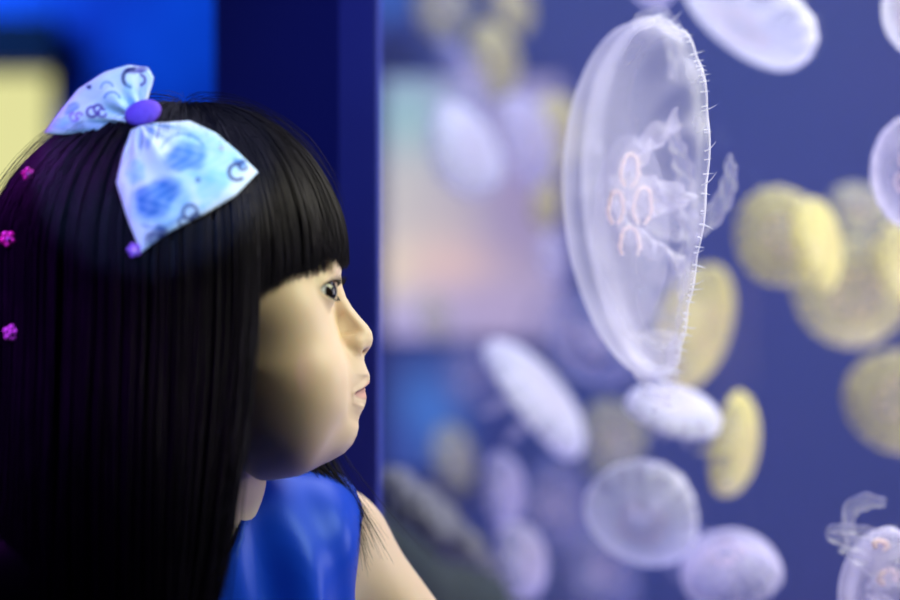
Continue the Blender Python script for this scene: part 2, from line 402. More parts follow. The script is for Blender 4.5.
HC = np.array([240.0, 0.0, -352.0])
def build_head():
    def phis():
        # dense over the face, coarse elsewhere
        a = np.radians(np.linspace(-64, 66, 420)); b = np.radians(np.linspace(66, 296, 92)[1:-1])
        return np.concatenate([a, b])
    ph = phis(); lam_s = np.linspace(-1, 1, 341)
    lam = (0.45 * lam_s + 0.55 * lam_s ** 3) * (PI / 2)           # angle off the middle plane, dense near it
    lam = lam * 0.9999
    Ph, La = np.meshgrid(ph, lam, indexing='ij')
    dr = np.stack([np.cos(La) * np.cos(Ph), np.sin(La), np.cos(La) * np.sin(Ph)], -1)
    r = np.full(Ph.shape, 260.0)
    for _ in range(90):
        d = head_sdf(HC + dr * r[..., None]); r = r - d * 0.75
    # profile of the face read from the photograph (picture pixels)
    prof = np.array([(336, 238), (338.5, 252), (340, 268), (341.3, 277), (342.3, 286), (346, 297), (352, 307), (360, 317), (367.8, 325.5), (371.8, 332), (373, 339), (371.4, 346),
        (367.5, 351.5), (364.4, 356), (364.2, 361), (366.5, 367.5), (369.6, 375), (369.9, 379), (368.6, 383.5), (365.2, 388.2), (364.6, 391.5), (366.0, 396), (366.0, 402), (363.6, 408.5),
        (359.6, 415.5), (358.2, 421.5), (358.6, 428), (356.8, 435.5), (352.4, 444.5), (344, 453.5), (330, 460.5), (304, 467), (265, 474), (235, 480)])
    sp = np.concatenate([[0], np.cumsum(np.linalg.norm(np.diff(prof, axis=0), axis=1))])
    tq = np.linspace(0, sp[-1], 900); pq = np.stack([np.interp(tq, sp, prof[:, i]) for i in range(2)], -1)
    kk = np.exp(-np.linspace(-2, 2, 13) ** 2); kk /= kk.sum()
    for i in range(2): pq[6:-6, i] = np.convolve(pq[:, i], kk, 'valid')
    pa = np.arctan2(-pq[:, 1] - HC[2], pq[:, 0] - HC[0]); pr = np.hypot(pq[:, 0] - HC[0], -pq[:, 1] - HC[2])
    o = np.argsort(pa); pa = pa[o]; pr = pr[o]
    mid = r[:, 170]
    php = (ph + PI) % (2 * PI) - PI
    tgt = np.interp(php, pa, pr)
    inr = (php >= pa[0]) & (php <= pa[-1])
    fd = np.where(inr, tgt / mid, 1.0)
    fade = sstep(pa[0], pa[0] + .25, php) * (1 - sstep(pa[-1] - .1, pa[-1] + .001, php)); fade = np.where(inr, fade, 0)
    fd = 1 + (fd - 1) * fade
    k2 = np.exp(-np.linspace(-2, 2, 81) ** 2); k2 /= k2.sum()
    fs = fd.copy(); fs[:420] = np.convolve(np.pad(fd[:420], 40, mode='edge'), k2, 'valid')
    fs = 1 + (fs - 1) * fade
    lat = np.abs(dr[..., 1] * r)
    r = r * (1 + (fs[:, None] - 1) * np.exp(-(lat / 48) ** 2)) * (1 + ((fd / fs)[:, None] - 1) * np.exp(-(lat / 17) ** 2))
    p = HC + dr * r[..., None]
    lat = np.abs(p[..., 1]); py = -p[..., 2]; px = p[..., 0]
    # mouth line and lips
    t = np.clip(lat / 25.5, 0, 1.4)
    ml = 386.8 + 6.6 * t ** 1.35
    front = sstep(335, 345, px)
    inm = 1 - sstep(0.9, 1.05, t)
    groove = np.exp(-((py - ml) / 1.5) ** 2) * inm * front
    up = 380.6 + 12.4 * t ** 1.25; low = 399.2 - 4.8 * t ** 1.6
    lip = sstep(up - 1.2, up + 1.2, py) * (1 - sstep(low - 1.5, low + 1.5, py)) * inm * front
    # nostrils
    nos = np.exp(-(((px - 364) / 4.2) ** 2 + ((py - 351.3) / 2.8) ** 2 + ((lat - 7.5) / 3.6) ** 2))
    # eye opening, in the eye's own frame
    q = p.copy(); q[..., 1] = lat
    q = q - EYEC; qn = q / np.linalg.norm(q, axis=-1, keepdims=True)
    az = np.degrees(np.arctan2(qn[..., 1], qn[..., 0])); el = np.degrees(np.arcsin(np.clip(qn[..., 2], -1, 1)))
    uu = (az - 20) / 56.0                                          # -1 inner corner, +1 outer corner
    arch = np.clip(1 - uu ** 2, 0, 1)
    tilt = 3.0 * uu
    upl = tilt + 27 * arch ** 0.6; lol = tilt - 22 * arch ** 0.75
    near = np.linalg.norm(q, axis=-1) < 30
    openm = sstep(-1.6, 1.6, upl - el) * sstep(-1.6, 1.6, el - lol) * (np.abs(uu) < 1) * near
    rimm = np.exp(-((el - upl - 3.5) / 3.0) ** 2) * (np.abs(uu) < 1.05) * near * arch ** 0.3
    crease = np.exp(-((el - upl - 11) / 2.5) ** 2) * (np.abs(uu) < 1.0) * near
    p = p - dr * (groove * 2.2 + nos * 7 - lip * 0.5 + crease * 0.8)[..., None]
    p = p + qn * (rimm * 0.7)[..., None]
    sgn = np.where(p[..., 1:2] < 0, -1.0, 1.0)
    q3 = EYEC * np.concatenate([np.ones_like(sgn), sgn, np.ones_like(sgn)], -1)
    pit = q3 + (p - q3) * (np.minimum(np.linalg.norm(p - q3, axis=-1), 13.5) / np.linalg.norm(p - q3, axis=-1))[..., None]
    p = p * (1 - openm[..., None]) + pit * openm[..., None]
    # colour
    base = np.array([0.80, 0.60, 0.435]); c = np.broadcast_to(base, p.shape).copy()
    ch = np.exp(-(((px - 318) / 34) ** 2 + ((py - 372) / 30) ** 2)) * .10
    def mixc(c, k, col): return c * (1 - k[..., None]) + np.array(col) * k[..., None]
    c = mixc(c, ch, (0.80, 0.47, 0.36))
    c = mixc(c, lip * .8, (0.68, 0.34, 0.31))
    c = mixc(c, np.clip(groove * lip * 1.3, 0, 1), (0.22, 0.06, 0.06))
    c = mixc(c, np.clip(nos * 1.1, 0, 1), (0.30, 0.12, 0.08))
    c = mixc(c, np.clip(openm, 0, 1) * .8, (0.30, 0.14, 0.11))
    lash = np.exp(-((el - upl) / 3.0) ** 2) * (np.abs(uu) < 1.02) * near
    c = mixc(c, np.clip(lash * .95, 0, 1), (0.03, 0.018, 0.016))
    return p.reshape(-1, 3), grid_faces(len(ph), len(lam), wrap_u=True), c.reshape(-1, 3), (EYEC, upl, lol)

hv, hf, hc, _ = build_head()
hv = HW(hv)

# body
O = np.array([-0.166, 1.325, 0.828])
Lx = np.array([.819, .5736, 0]); Fx = np.array([.5736, -.819, 0]); Ux = np.array([0, 0, 1.0])
def Wb(l, f, u): return O + Lx * l + Fx * f + Ux * u
def local(p):
    q = p - O; return np.stack([q @ Lx, q @ Fx, q[..., 2]], -1)
JL = Wb(.115, 0, -.047); EL = np.array([.030, 1.392, .655]); WL = np.array([.124, 1.313, .700])
gd = np.array([.7071, -.7071, 0]); gin = np.array([.7071, .7071, 0])     # along the pane, into the pane
JR = Wb(-.112, 0, -.047); ER = Wb(-.135, -.03, -.20); WR = Wb(-.125, .04, -.33)

def torso_sdf(p):
    q = local(p)
    d = ell(q, (0, -.012, -.115), (.098, .064, .105))
    d = smin(d, ell(q, (0, .004, -.26), (.086, .070, .14)), .04)
    d = smin(d, ell(q, (0, -.010, -.37), (.098, .080, .085)), .04)
    d = smin(d, cap(q, (.055, .010, -.05), (.080, .016, -.2), .040, .042), .03)
    for sg in (-1, 1):
        d = smin(d, cap(q, (sg * .01, -.012, -.010), (sg * .098, -.002, -.031), .034, .034), .03)
    return d
def hand(p, w, dirv, side, up, r):
    """palm and five fingers"""
    d = cap(p, w, w + dirv * .032, r * .0135, r * .0155)
    d = smin(d, cap(p, w + side * .010 + dirv * .012, w + side * .012 + dirv * .042, r * .009, r * .0085), .008)
    d = smin(d, cap(p, w - side * .010 + dirv * .012, w - side * .012 + dirv * .040, r * .009, r * .0085), .008)
    for k, ln in ((-1.5, .026), (-.5, .033), (.5, .036), (1.5, .032)):
        b0 = w + dirv * .044 + side * k * .0088; b1 = b0 + dirv * ln * .5 + side * k * .002 + up * .003; b2 = b1 + dirv * ln * .5 - up * .004 + side * k * .0015
        d = smin(d, cap(p, b0, b1, .0058, .0053), .004); d = smin(d, cap(p, b1, b2, .0053, .0045), .002)
    t0 = w + dirv * .012 + side * .014; t1 = t0 + dirv * .016 + side * .015; t2 = t1 + dirv * .018 + side * .006
    d = smin(d, cap(p, t0, t1, .0075, .0062), .006); d = smin(d, cap(p, t1, t2, .0062, .005), .002)
    return d
def body_sdf(p):
    d = torso_sdf(p)
    d = smin(d, cap(p, HW((208, 0, -425)), Wb(0, -.012, -.02), .037, .043), .03)
    d = smin(d, cap(p, JL, EL, .0345, .0265), .03); d = smin(d, cap(p, EL, WL, .0255, .0175), .012)
    d = smin(d, cap(p, JR, ER, .0335, .0265), .03); d = smin(d, cap(p, ER, WR, .0255, .0175), .012)
    d = smin(d, hand(p, WL + gd * .012 + gin * .006, gd, Ux * 1.0, -gin, 1.0), .012)
    d = smin(d, hand(p, WR + np.array([0, 0, -.012]), np.array([0, 0, -1.0]), Fx, -Lx, 1.0), .012)
    for sg in (-1, 1):
        hip = Wb(sg * .048, -.005, -.40); kn = Wb(sg * .05, .005, -.60); an = Wb(sg * .05, -.01, -.775)
        d = smin(d, cap(p, hip, kn, .050, .036), .03); d = smin(d, cap(p, kn, an, .036, .024), .015)
        d = smin(d, cap(p, an + np.array([0, 0, -.02]), an + Fx * .075 + np.array([0, 0, -.03]), .022, .018), .015)
    return d
bv, bf = surface_nets(body_sdf, (-.36, 1.10, -.01), (.27, 1.52, .885), .0042)
for _ in range(2):                                           # settle on the true surface
    e = 1e-3
    d0 = body_sdf(bv)
    g = np.stack([body_sdf(bv + np.eye(3)[i] * e) - d0 for i in range(3)], -1) / e
    bv = bv - g * d0[:, None] / np.maximum((g ** 2).sum(1, keepdims=True), .2)
skin = principled('skin', (.8, .58, .42), 0.48, 0.42, attr='col', sss=0.14)
bc = np.broadcast_to(np.array([0.80, 0.60, 0.435]), bv.shape)
nb = len(hv)
child('body', mesh_np('body', np.concatenate([hv, bv]), np.concatenate([hf, bf + nb]), True, np.concatenate([hc, bc])), skin, girl)

# eyes
def eye(sign):
    nu, nv = 64, 48
    u = np.linspace(0, PI, nu); v = np.linspace(0, 2 * PI, nv, endpoint=False)
    U, Vv = np.meshgrid(u, v, indexing='ij')
    R = EYER * (1 + 0.07 * np.exp(-(U / .42) ** 4))
    loc = np.stack([R * np.cos(U), R * np.sin(U) * np.cos(Vv), R * np.sin(U) * np.sin(Vv)], -1)
    ga = math.radians(25); 
    gz = ga               # both look the same way, to her front and a little to the camera
    ca, sa = math.cos(gz), math.sin(-gz)
    M = np.array([[ca, -sa, 0], [sa, ca, 0], [0, 0, 1]])
    pnt = loc @ M.T + EYEC * np.array([1, sign, 1])
    deg = np.degrees(U)
    c = np.broadcast_to(np.array([.90, .93, 1.0]), pnt.shape).copy()
    k = (1 - sstep(36, 39, deg))[..., None]; c = c * (1 - k) + np.array([.018, .010, .008]) * k
    k = (1 - sstep(14, 16, deg))[..., None]; c = c * (1 - k) + np.array([.002, .002, .002]) * k
    child('eye', mesh_np('eye', HW(pnt).reshape(-1, 3), grid_faces(nu, nv, wrap_v=True)[:, ::-1], True, c.reshape(-1, 3)), m_eye, girl)
    # lashes
    ac = Acc()
    for up_ in (True, False):
        for q in np.linspace(-.75, .95, 20 if up_ else 12):
            az = 20 + 56 * q; arch = 1 - q * q
            el = 3 * q + (27 * arch ** .6 if up_ else -22 * arch ** .75)
            azr, elr = math.radians(az), math.radians(el)
            nrm = np.array([math.cos(azr) * math.cos(elr), math.sin(azr) * math.cos(elr), math.sin(elr)])
            root = EYEC + nrm * (EYER + 1.9)
            ln = (8.0 if up_ else 4.0) * (.8 + .3 * rng.random())
            out_ = nrm + np.array([0.35, .1 * q, 0]); out_ /= np.linalg.norm(out_)
            zz = np.array([0, 0, 1.0 if up_ else -.8])
            ts = np.linspace(0, 1, 6)[:, None]
            pts = root + ln * (out_ * ts * .9 + zz * (ts ** 2) * .55)
            pts = pts * np.array([1, sign, 1])
            ac.tube(HW(pts), np.linspace(.00032, .00006, 6), 4)
    child('eyelashes', ac.mesh('eyelashes'), m_lash, girl)
m_eye = principled('eye_white_and_iris', (.8, .8, .8), 0.14, 0.35, attr='col', coat=0.25)
m_lash = principled('lash_black', (.006, .005, .006), .5, .3)
eye(-1); eye(1)

# dress
def dress_base(p):
    q = local(p)
    d = torso_sdf(p)
    sk = cap(q, (0, 0, -.24), (0, 0, -.46), .075, .150)
    d = smin(d, sk, .05)
    fold = np.sin(q[..., 0] * 150 + q[..., 2] * 22 + 1.1) * .6 + np.sin(q[..., 0] * 83 - q[..., 2] * 40 + .4) * .8
    amp = .0042 * sstep(.03, -.05, q[..., 2])
    return d - .0065 - fold * amp
def dress_cut(p):
    """positive inside the cloth"""
    q = local(p); l, f, u = q[..., 0], q[..., 1], q[..., 2]
    neck = np.sqrt(((l + .024) / .046) ** 2 + ((u - .022) / np.where(f > -.01, .068, .05)) ** 2) - 1
    arm = np.where(l > 0, .112 + .012 * sstep(-.02, -.07, u), .104) - np.abs(l)
    low = u + .47
    return np.minimum(np.minimum(neck * .046, arm), low)
dv, df = surface_nets(dress_base, (-.38, 1.08, .30), (.12, 1.56, .88), .0038)
for it in range(3):
    e = 1e-3
    d0 = dress_base(dv); g = np.stack([dress_base(dv + np.eye(3)[i] * e) - d0 for i in range(3)], -1) / e
    dv = dv - g * d0[:, None] / np.maximum((g ** 2).sum(1, keepdims=True), .2)
    c0 = dress_cut(dv); gc = np.stack([dress_cut(dv + np.eye(3)[i] * e) - c0 for i in range(3)], -1) / e
    gn = g / np.maximum(np.linalg.norm(g, axis=1, keepdims=True), 1e-6)
    gc = gc - gn * (gc * gn).sum(1, keepdims=True)
    m = np.abs(c0) < .0034
    dv[m] -= (gc * c0[:, None] / np.maximum((gc ** 2).sum(1, keepdims=True), .3))[m]
keep = dress_cut(dv[df].mean(1)) > 0
df = df[keep]
# clean hems: bring every open edge exactly onto the cut
ed = np.sort(np.concatenate([df[:, [0, 1]], df[:, [1, 2]], df[:, [2, 3]], df[:, [3, 0]]]), axis=1)
ue, cn = np.unique(ed, axis=0, return_counts=True); be = ue[cn == 1]; bvx = np.unique(be)
for it in range(8):
    acc_ = np.zeros_like(dv); n_ = np.zeros(len(dv))
    for a_, b_ in ((0, 1), (1, 0)):
        np.add.at(acc_, be[:, a_], dv[be[:, b_]]); np.add.at(n_, be[:, a_], 1)
    x = .5 * dv[bvx] + .5 * acc_[bvx] / n_[bvx][:, None]
    for fn in (dress_cut, dress_base):
        c0 = fn(x); gc = np.stack([fn(x + np.eye(3)[i] * 1e-3) - c0 for i in range(3)], -1) / 1e-3
        st_ = gc * c0[:, None] / np.maximum((gc ** 2).sum(1, keepdims=True), .3)
        ln_ = np.linalg.norm(st_, axis=1, keepdims=True); x = x - st_ * np.minimum(1, .004 / np.maximum(ln_, 1e-9))
    dv[bvx] = x
used = np.unique(df); rm = -np.ones(len(dv), int); rm[used] = np.arange(len(used))
m_dress = principled('blue_satin', (0.006, 0.055, 0.56), 0.38, 0.35)
for n_ in m_dress.node_tree.nodes:
    if n_.type == 'BSDF_PRINCIPLED': n_.inputs['Specular Tint'].default_value = (.25, .45, 1.0, 1)
dr_ = child('dress', mesh_np('dress', dv[used], rm[df]), m_dress, girl)
md = dr_.modifiers.new('thickness', 'SOLIDIFY'); md.thickness = .0022; md.offset = 1
dr_['label'] = 'sleeveless royal blue satin dress'

# shoes
for sg in (-1, 1):
    an = Wb(sg * .05, -.01, -.775)
    def shoe(p):
        d = cap(p, an + np.array([0, 0, -.028]) - Fx * .012, an + Fx * .082 + np.array([0, 0, -.034]), .029, .026)
        d = np.maximum(d, p[..., 2] - .052 + .1 * ((p - an) @ Fx) * 1.0)
        return np.maximum(d, .0015 - p[..., 2])
    sv, sf = surface_nets(shoe, an + np.array([-.13, -.15, -.07]), an + np.array([.13, .10, .03]), .004)
    child('shoe', mesh_np('shoe', sv, sf), m_black, girl)

# ------------------------------------------------------------------ hair
EX, EZ = 185.0, 262.0
def env_pt(psi, beta, inset=0.0):
    rx = np.where(np.cos(psi) > 0, 163.0, 163 + 34 * sstep(0, .6, -np.cos(psi))) - inset
    return np.stack([EX + rx * np.cos(psi) * np.sin(beta), -(128 - inset) * np.sin(psi) * np.sin(beta), -(EZ - (164 - inset) * np.cos(beta))], -1)
def env_lat(px, py):
    rx = np.where(px > EX, 163.0, 196.0)
    cz = np.clip((EZ - py) / 164.0, 0, 1)
    return 128 * np.sqrt(np.clip(1 - cz ** 2 - ((px - EX) / rx) ** 2, 0, 1))
def bang_end(psi):
    a = np.abs(np.degrees(psi))
    return np.interp(a, [0, 20, 30, 45, 55, 63], [267, 270, 275, 283, 295, 314])
def hair_path(psi, b0, inset, end, n=26, drift=None):
    """strands (k) as k x n x 3 head-space points"""
    k = len(psi)
    # length over the dome then straight down
    t = np.linspace(0, 1, n)[None, :]
    dome = (PI / 2 - b0)[:, None] * 150; drop = np.maximum(end - EZ, -60)[:, None]
    # for short strands that end on the dome
    bend = np.where(end < EZ, np.arccos(np.clip((EZ - end) / 164, 0, 1)), PI / 2)[:, None]
    dome = (bend - b0[:, None]) * 150; drop = np.maximum(drop, 0)
    tot = dome + drop; s = t * tot
    beta = b0[:, None] + np.clip(s, 0, dome) / 150
    fall = np.maximum(s - dome, 0)
    ins = inset[:, None] + 10 * np.exp(-s / 26) 
    p = env_pt(np.repeat(psi[:, None], n, 1), beta, ins)
    p[..., 2] -= fall
    f = fall / 338.0
    cs = np.cos(psi)[:, None]; sn = np.sin(psi)[:, None]
    p[..., 0] += np.where(sn > 0, -39 * f ** 2 * np.clip(cs / .45, 0, 1.2), 0)
    p[..., 1] -= np.where(sn > 0, 34 * np.clip(sn, 0, 1) * sstep(0, 240, fall), 0)
    if drift is not None: p[..., 0] += drift[:, None] * (fall / 240) ** 1.6
    return p, fall

def ribbonize(paths, rad, sides=3):
    k, n, _ = paths.shape
    t = np.gradient(paths, axis=1); t /= np.linalg.norm(t, axis=2, keepdims=True) + 1e-9
    ref = np.array([.35, .9, .2]); a = np.cross(t, ref); a /= np.linalg.norm(a, axis=2, keepdims=True) + 1e-9
    b = np.cross(t, a)
    an = np.arange(sides) * 2 * PI / sides
    V = paths[:, :, None] + rad[:, :, None, None] * (a[:, :, None] * np.cos(an)[None, None, :, None] + b[:, :, None] * np.sin(an)[None, None, :, None])
    base = grid_faces(n, sides, wrap_v=True)
    F = (base[None] + (np.arange(k) * n * sides)[:, None, None]).reshape(-1, 4)
    return V.reshape(-1, 3), F

def push_out(Pw, margin=.004):
    shp = Pw.shape; q = Pw.reshape(-1, 3).copy()
    m = (q[:, 2] < .86)
    for _ in range(3):
        x = q[m]; d = np.minimum(body_sdf(x), dress_base(x)) - margin
        h = d < 0
        if not h.any(): break
        xi = x[h]; e = 1e-3
        f = lambda z: np.minimum(body_sdf(z), dress_base(z))
        d0 = f(xi); g = np.stack([f(xi + np.eye(3)[i] * e) - d0 for i in range(3)], -1) / e
        g[:, 2] *= .3
        g /= np.linalg.norm(g, axis=1, keepdims=True) + 1e-6
        x[h] = xi - g * d[h][:, None]; q[m] = x
    return q.reshape(shp)

allV, allF, off = [], [], 0
def add_strands(p, r0):
    global off
    k, n, _ = p.shape
    taper = np.ones(n); taper[-8:] = np.linspace(1, .15, 8)
    rad = r0[:, None] * taper[None]
    w0 = HW(p); w = push_out(w0)
    dl = w - w0                                              # spread each push along the strand
    kk = np.array([1, 2, 3, 4, 3, 2, 1]) / 16.0
    pad = np.pad(dl, ((0, 0), (3, 3), (0, 0)), mode='edge')
    w = w0 + sum(kk[i] * pad[:, i:i + n] for i in range(7))
    V, F = ribbonize(w, rad)
    allV.append(V); allF.append(F + off); off += len(V)
def wiggle(p, amp):
    k, n, _ = p.shape
    t = np.linspace(0, 1, n)[None, :, None]
    ph = rng.random((k, 1, 3)) * 6.28; fr = 3 + 5 * rng.random((k, 1, 3))
    return p + amp * (t ** 1.3) * np.sin(fr * t + ph) * rng.normal(0, 1, (k, 1, 3))
# bangs
k = 3400
psi = np.radians(rng.uniform(-64, 64, k)); cc = np.sort(rng.uniform(-1.15, 1.15, 110)); cl = cc[np.abs(psi[:, None] - cc).argmin(1)]; psi = psi * .74 + cl * .26
b0 = np.radians(rng.uniform(1, 34, k)); ins = rng.uniform(-1, 9, k)
end = bang_end(psi) + rng.normal(0, 2.2, k) - 3
p, _ = hair_path(psi, b0, ins, end)
add_strands(wiggle(p, .9), rng.uniform(.00022, .00042, k))
# sides and back
k = 6500
psi = np.radians(rng.uniform(60, 288, k)); cc = np.sort(rng.uniform(1.02, 5.03, 170)); cl = cc[np.abs(psi[:, None] - cc).argmin(1)]; psi = psi * .66 + cl * .34
b0 = np.radians(rng.uniform(1, 50, k)); ins = rng.uniform(-2, 12, k)
end = rng.uniform(640, 720, k)
dg = np.degrees(psi)
drift = np.where(dg > 255, rng.uniform(0, 1, k) ** 3 * 15 * sstep(255, 288, dg), 0)
p, _ = hair_path(psi, b0, ins, end, 30, drift)
add_strands(wiggle(p, 2.2), rng.uniform(.00024, .00048, k))
# loose locks before the near cheek and over the far shoulder
k = 520
psi = np.radians(rng.uniform(59, 68, k)); b0 = np.radians(rng.uniform(8, 40, k)); ins = rng.uniform(-3, 8, k)
p, _ = hair_path(psi, b0, ins, rng.uniform(560, 700, k), 30, rng.normal(0, 3, k))
add_strands(wiggle(p, 3.0), rng.uniform(.0002, .0004, k))
k = 300
psi = np.radians(rng.uniform(-70, -60, k)); b0 = np.radians(rng.uniform(8, 40, k)); ins = rng.uniform(0, 8, k)
p, _ = hair_path(psi, b0, ins, rng.uniform(470, 580, k), 30, np.abs(rng.normal(44, 26, k)))
add_strands(wiggle(p, 3.0), rng.uniform(.0002, .0004, k))
# flyaway hairs over the crown
k = 260
psi = rng.uniform(0, 2 * PI, k); b0 = np.radians(rng.uniform(0, 40, k)); ins = rng.uniform(-11, -1, k)
p, _ = hair_path(psi, b0, ins, np.where(np.cos(psi) > .1, rng.uniform(150, 235, k), rng.uniform(150, 420, k)))
p[..., 2] += 5 * np.sin(np.linspace(0, 3, 26))[None] * rng.random((k, 1))
add_strands(wiggle(p, 4.0), np.full(k, .00011))
# solid under-layer of the same hair
def under(psis, ends, inset, n=40):
    global off
    p, _ = hair_path(psis, np.full(len(psis), .02), np.full(len(psis), float(inset)), ends, n)
    w = push_out(HW(p), .003)
    allV.append(w.reshape(-1, 3)); allF.append(grid_faces(len(psis), n) + off); off += len(psis) * n
ps = np.radians(np.linspace(-64, 64, 90)); under(ps, bang_end(ps) - 6, 8)
ps = np.radians(np.linspace(63, 284, 160)); under(ps, np.full(160, 660.0), 10)
# nape: the hair mass behind the neck, so that no light shows through
m_hair = principled('black_hair', (.004, .0035, .009), 0.46, 0.22, noise=(60, (.007, .005, .012)))
for n_ in m_hair.node_tree.nodes:
    if n_.type == 'BSDF_PRINCIPLED': n_.inputs['Specular Tint'].default_value = (.90, .82, 1.0, 1)
hair = child('hair', mesh_np('hair', np.concatenate(allV), np.concatenate(allF)), m_hair, girl)
hair['label'] = 'long straight black hair with full bangs'

# ------------------------------------------------------------------ bow
def coons(c0, c1, d0, d1, nu, nv):
    """c0,c1: polylines along u (v=0,1); d0,d1: along v (u=0,1)"""
    def res(c, n):
        c = np.array(c, float); s = np.concatenate([[0], np.cumsum(np.linalg.norm(np.diff(c, axis=0), axis=1))]); s /= s[-1]
        q = np.linspace(0, 1, n); o = np.stack([np.interp(q, s, c[:, i]) for i in range(2)], -1)
        kk = np.array([1, 2, 3, 2, 1]) / 9.0
        for i in range(2):
            sm = np.convolve(np.pad(o[:, i], 2, mode='edge'), kk, 'valid'); o[2:-2, i] = sm[2:-2]
        return o
    a, b = res(c0, nu), res(c1, nu); e, f = res(d0, nv), res(d1, nv)
    u = np.linspace(0, 1, nu)[:, None, None]; v = np.linspace(0, 1, nv)[None, :, None]
    s = (1 - v) * a[:, None] + v * b[:, None] + (1 - u) * e[None] + u * f[None]
    s -= (1 - u) * (1 - v) * a[0] + u * (1 - v) * a[-1] + (1 - u) * v * b[0] + u * v * b[-1]
    return s
def arc_d(q, c, r, a0, a1, w):
    """mask of a drawn arc"""
    dx, dy = q[..., 0] - c[0], q[..., 1] - c[1]
    rr = np.hypot(dx, dy); an = np.degrees(np.arctan2(dy, dx)) % 360
    on = ((an - a0) % 360) < ((a1 - a0) % 360 or 360)
    return (1 - sstep(w * .8, w * 1.6, np.abs(rr - r))) * on
def blob_d(q, c, rx, ry, rot, soft=.35):
    ca, sa = math.cos(math.radians(rot)), math.sin(math.radians(rot))
    x = (q[..., 0] - c[0]); y = (q[..., 1] - c[1]); X = x * ca + y * sa; Y = -x * sa + y * ca
    an = np.arctan2(Y, X)
    k = np.hypot(X / rx, Y / ry) * (1 + .08 * np.sin(3 * an + c[0]) + .06 * np.sin(5 * an + c[1]))
    return 1 - sstep(1 - soft, 1 + soft * .3, k)
def paint(q, items, base=(.80, .87, .96)):
    c = np.broadcast_to(np.array(base), q.shape[:-1] + (3,)).copy()
    n = .5 + .5 * np.sin(q[..., 0] * .31 + 2 * np.sin(q[..., 1] * .23)) * np.sin(q[..., 1] * .37 + q[..., 0] * .11)
    for (kind, args, colr, st) in items:
        k = (arc_d if kind == 'a' else blob_d)(q, *args) * st
        if kind == 'b': k = k * (.72 + .4 * n)
        k = np.clip(k, 0, 1)[..., None]; c = c * (1 - k) + np.array(colr) * k
    return c
NAVY = (.025, .03, .16); BLUE = (.05, .20, .56); SKY = (.30, .62, .86); VIO = (.12, .05, .35); PUR = (.45, .25, .75)
low_items = [('b', ((207, 158), 40, 30, 25), SKY, .75), ('b', ((163, 203), 36, 24, -25), SKY, .7), ('b', ((185, 157), 25, 16, -12), BLUE, .85), ('b', ((156, 198), 28, 19, -35), BLUE, .9),
    ('b', ((212, 185), 22, 15, -30), SKY, .7), ('b', ((158, 236), 14, 10, -35), NAVY, .9), ('b', ((136, 172), 10, 14, 10), SKY, .7), ('b', ((240, 163), 8, 5, 20), BLUE, .9),
    ('a', ((237, 172), 8, 40, 300, 1.6), NAVY, .9), ('a', ((243, 166), 4, 0, 300, 1.3), NAVY, .8), ('a', ((190, 212), 7, 0, 360, 1.5), NAVY, .8), ('a', ((196, 219), 5, 30, 330, 1.3), NAVY, .8),
    ('a', ((183, 222), 4, 0, 300, 1.3), NAVY, .8), ('b', ((198, 180), 3, 3, 0), NAVY, .8), ('a', ((183, 158), 24, 200, 330, 1.2), BLUE, .5), ('a', ((156, 198), 30, 30, 120, 1.4), BLUE, .5),
    ('b', ((150, 135), 4, 14, 10), BLUE, .6), ('b', ((141, 140), 3, 12, 5), BLUE, .6), ('b', ((170, 130), 14, 5, 15), BLUE, .4), ('b', ((222, 148), 4, 3, 0), PUR, .5), ('b', ((205, 205), 8, 4, -30), SKY, .6)]
upp_items = [('b', ((118, 105), 18, 12, 0), SKY, .45), ('b', ((72, 108), 10, 5, -40), BLUE, .6), ('b', ((92, 92), 22, 9, -35), (.62, .66, .92), .6), ('b', ((136, 70), 14, 4, -5), VIO, .85),
    ('a', ((132, 78), 9, 90, 290, 1.7), NAVY, .9), ('a', ((140, 80), 5, 270, 90, 1.3), VIO, .8), ('b', ((89, 87), 3, 2.5, 0), NAVY, .9), ('a', ((92, 112), 5, 0, 300, 1.3), VIO, .85), ('a', ((98, 109), 4, 60, 360, 1.3), VIO, .85),
    ('a', ((102, 113), 4, 0, 320, 1.2), VIO, .8), ('a', ((74, 117), 4, 0, 270, 1.3), PUR, .8), ('a', ((79, 116), 3, 90, 360, 1.3), PUR, .8), ('a', ((112, 100), 8, 190, 350, 1.1), BLUE, .7),
    ('b', ((130, 95), 10, 14, 10), SKY, .5), ('b', ((90, 126), 36, 7, -2), BLUE, .5), ('a', ((107, 88), 6, 170, 350, 1.0), BLUE, .6), ('b', ((62, 122), 12, 5, -20), SKY, .6)]
bow = empty('hair_bow', HN((143, -62, -113)), 'large white fabric bow with blue and violet print in the black hair', 'bow')
m_bow = principled('printed_cotton', (.9, .9, .9), .7, .3, attr='col', sheen=.1)
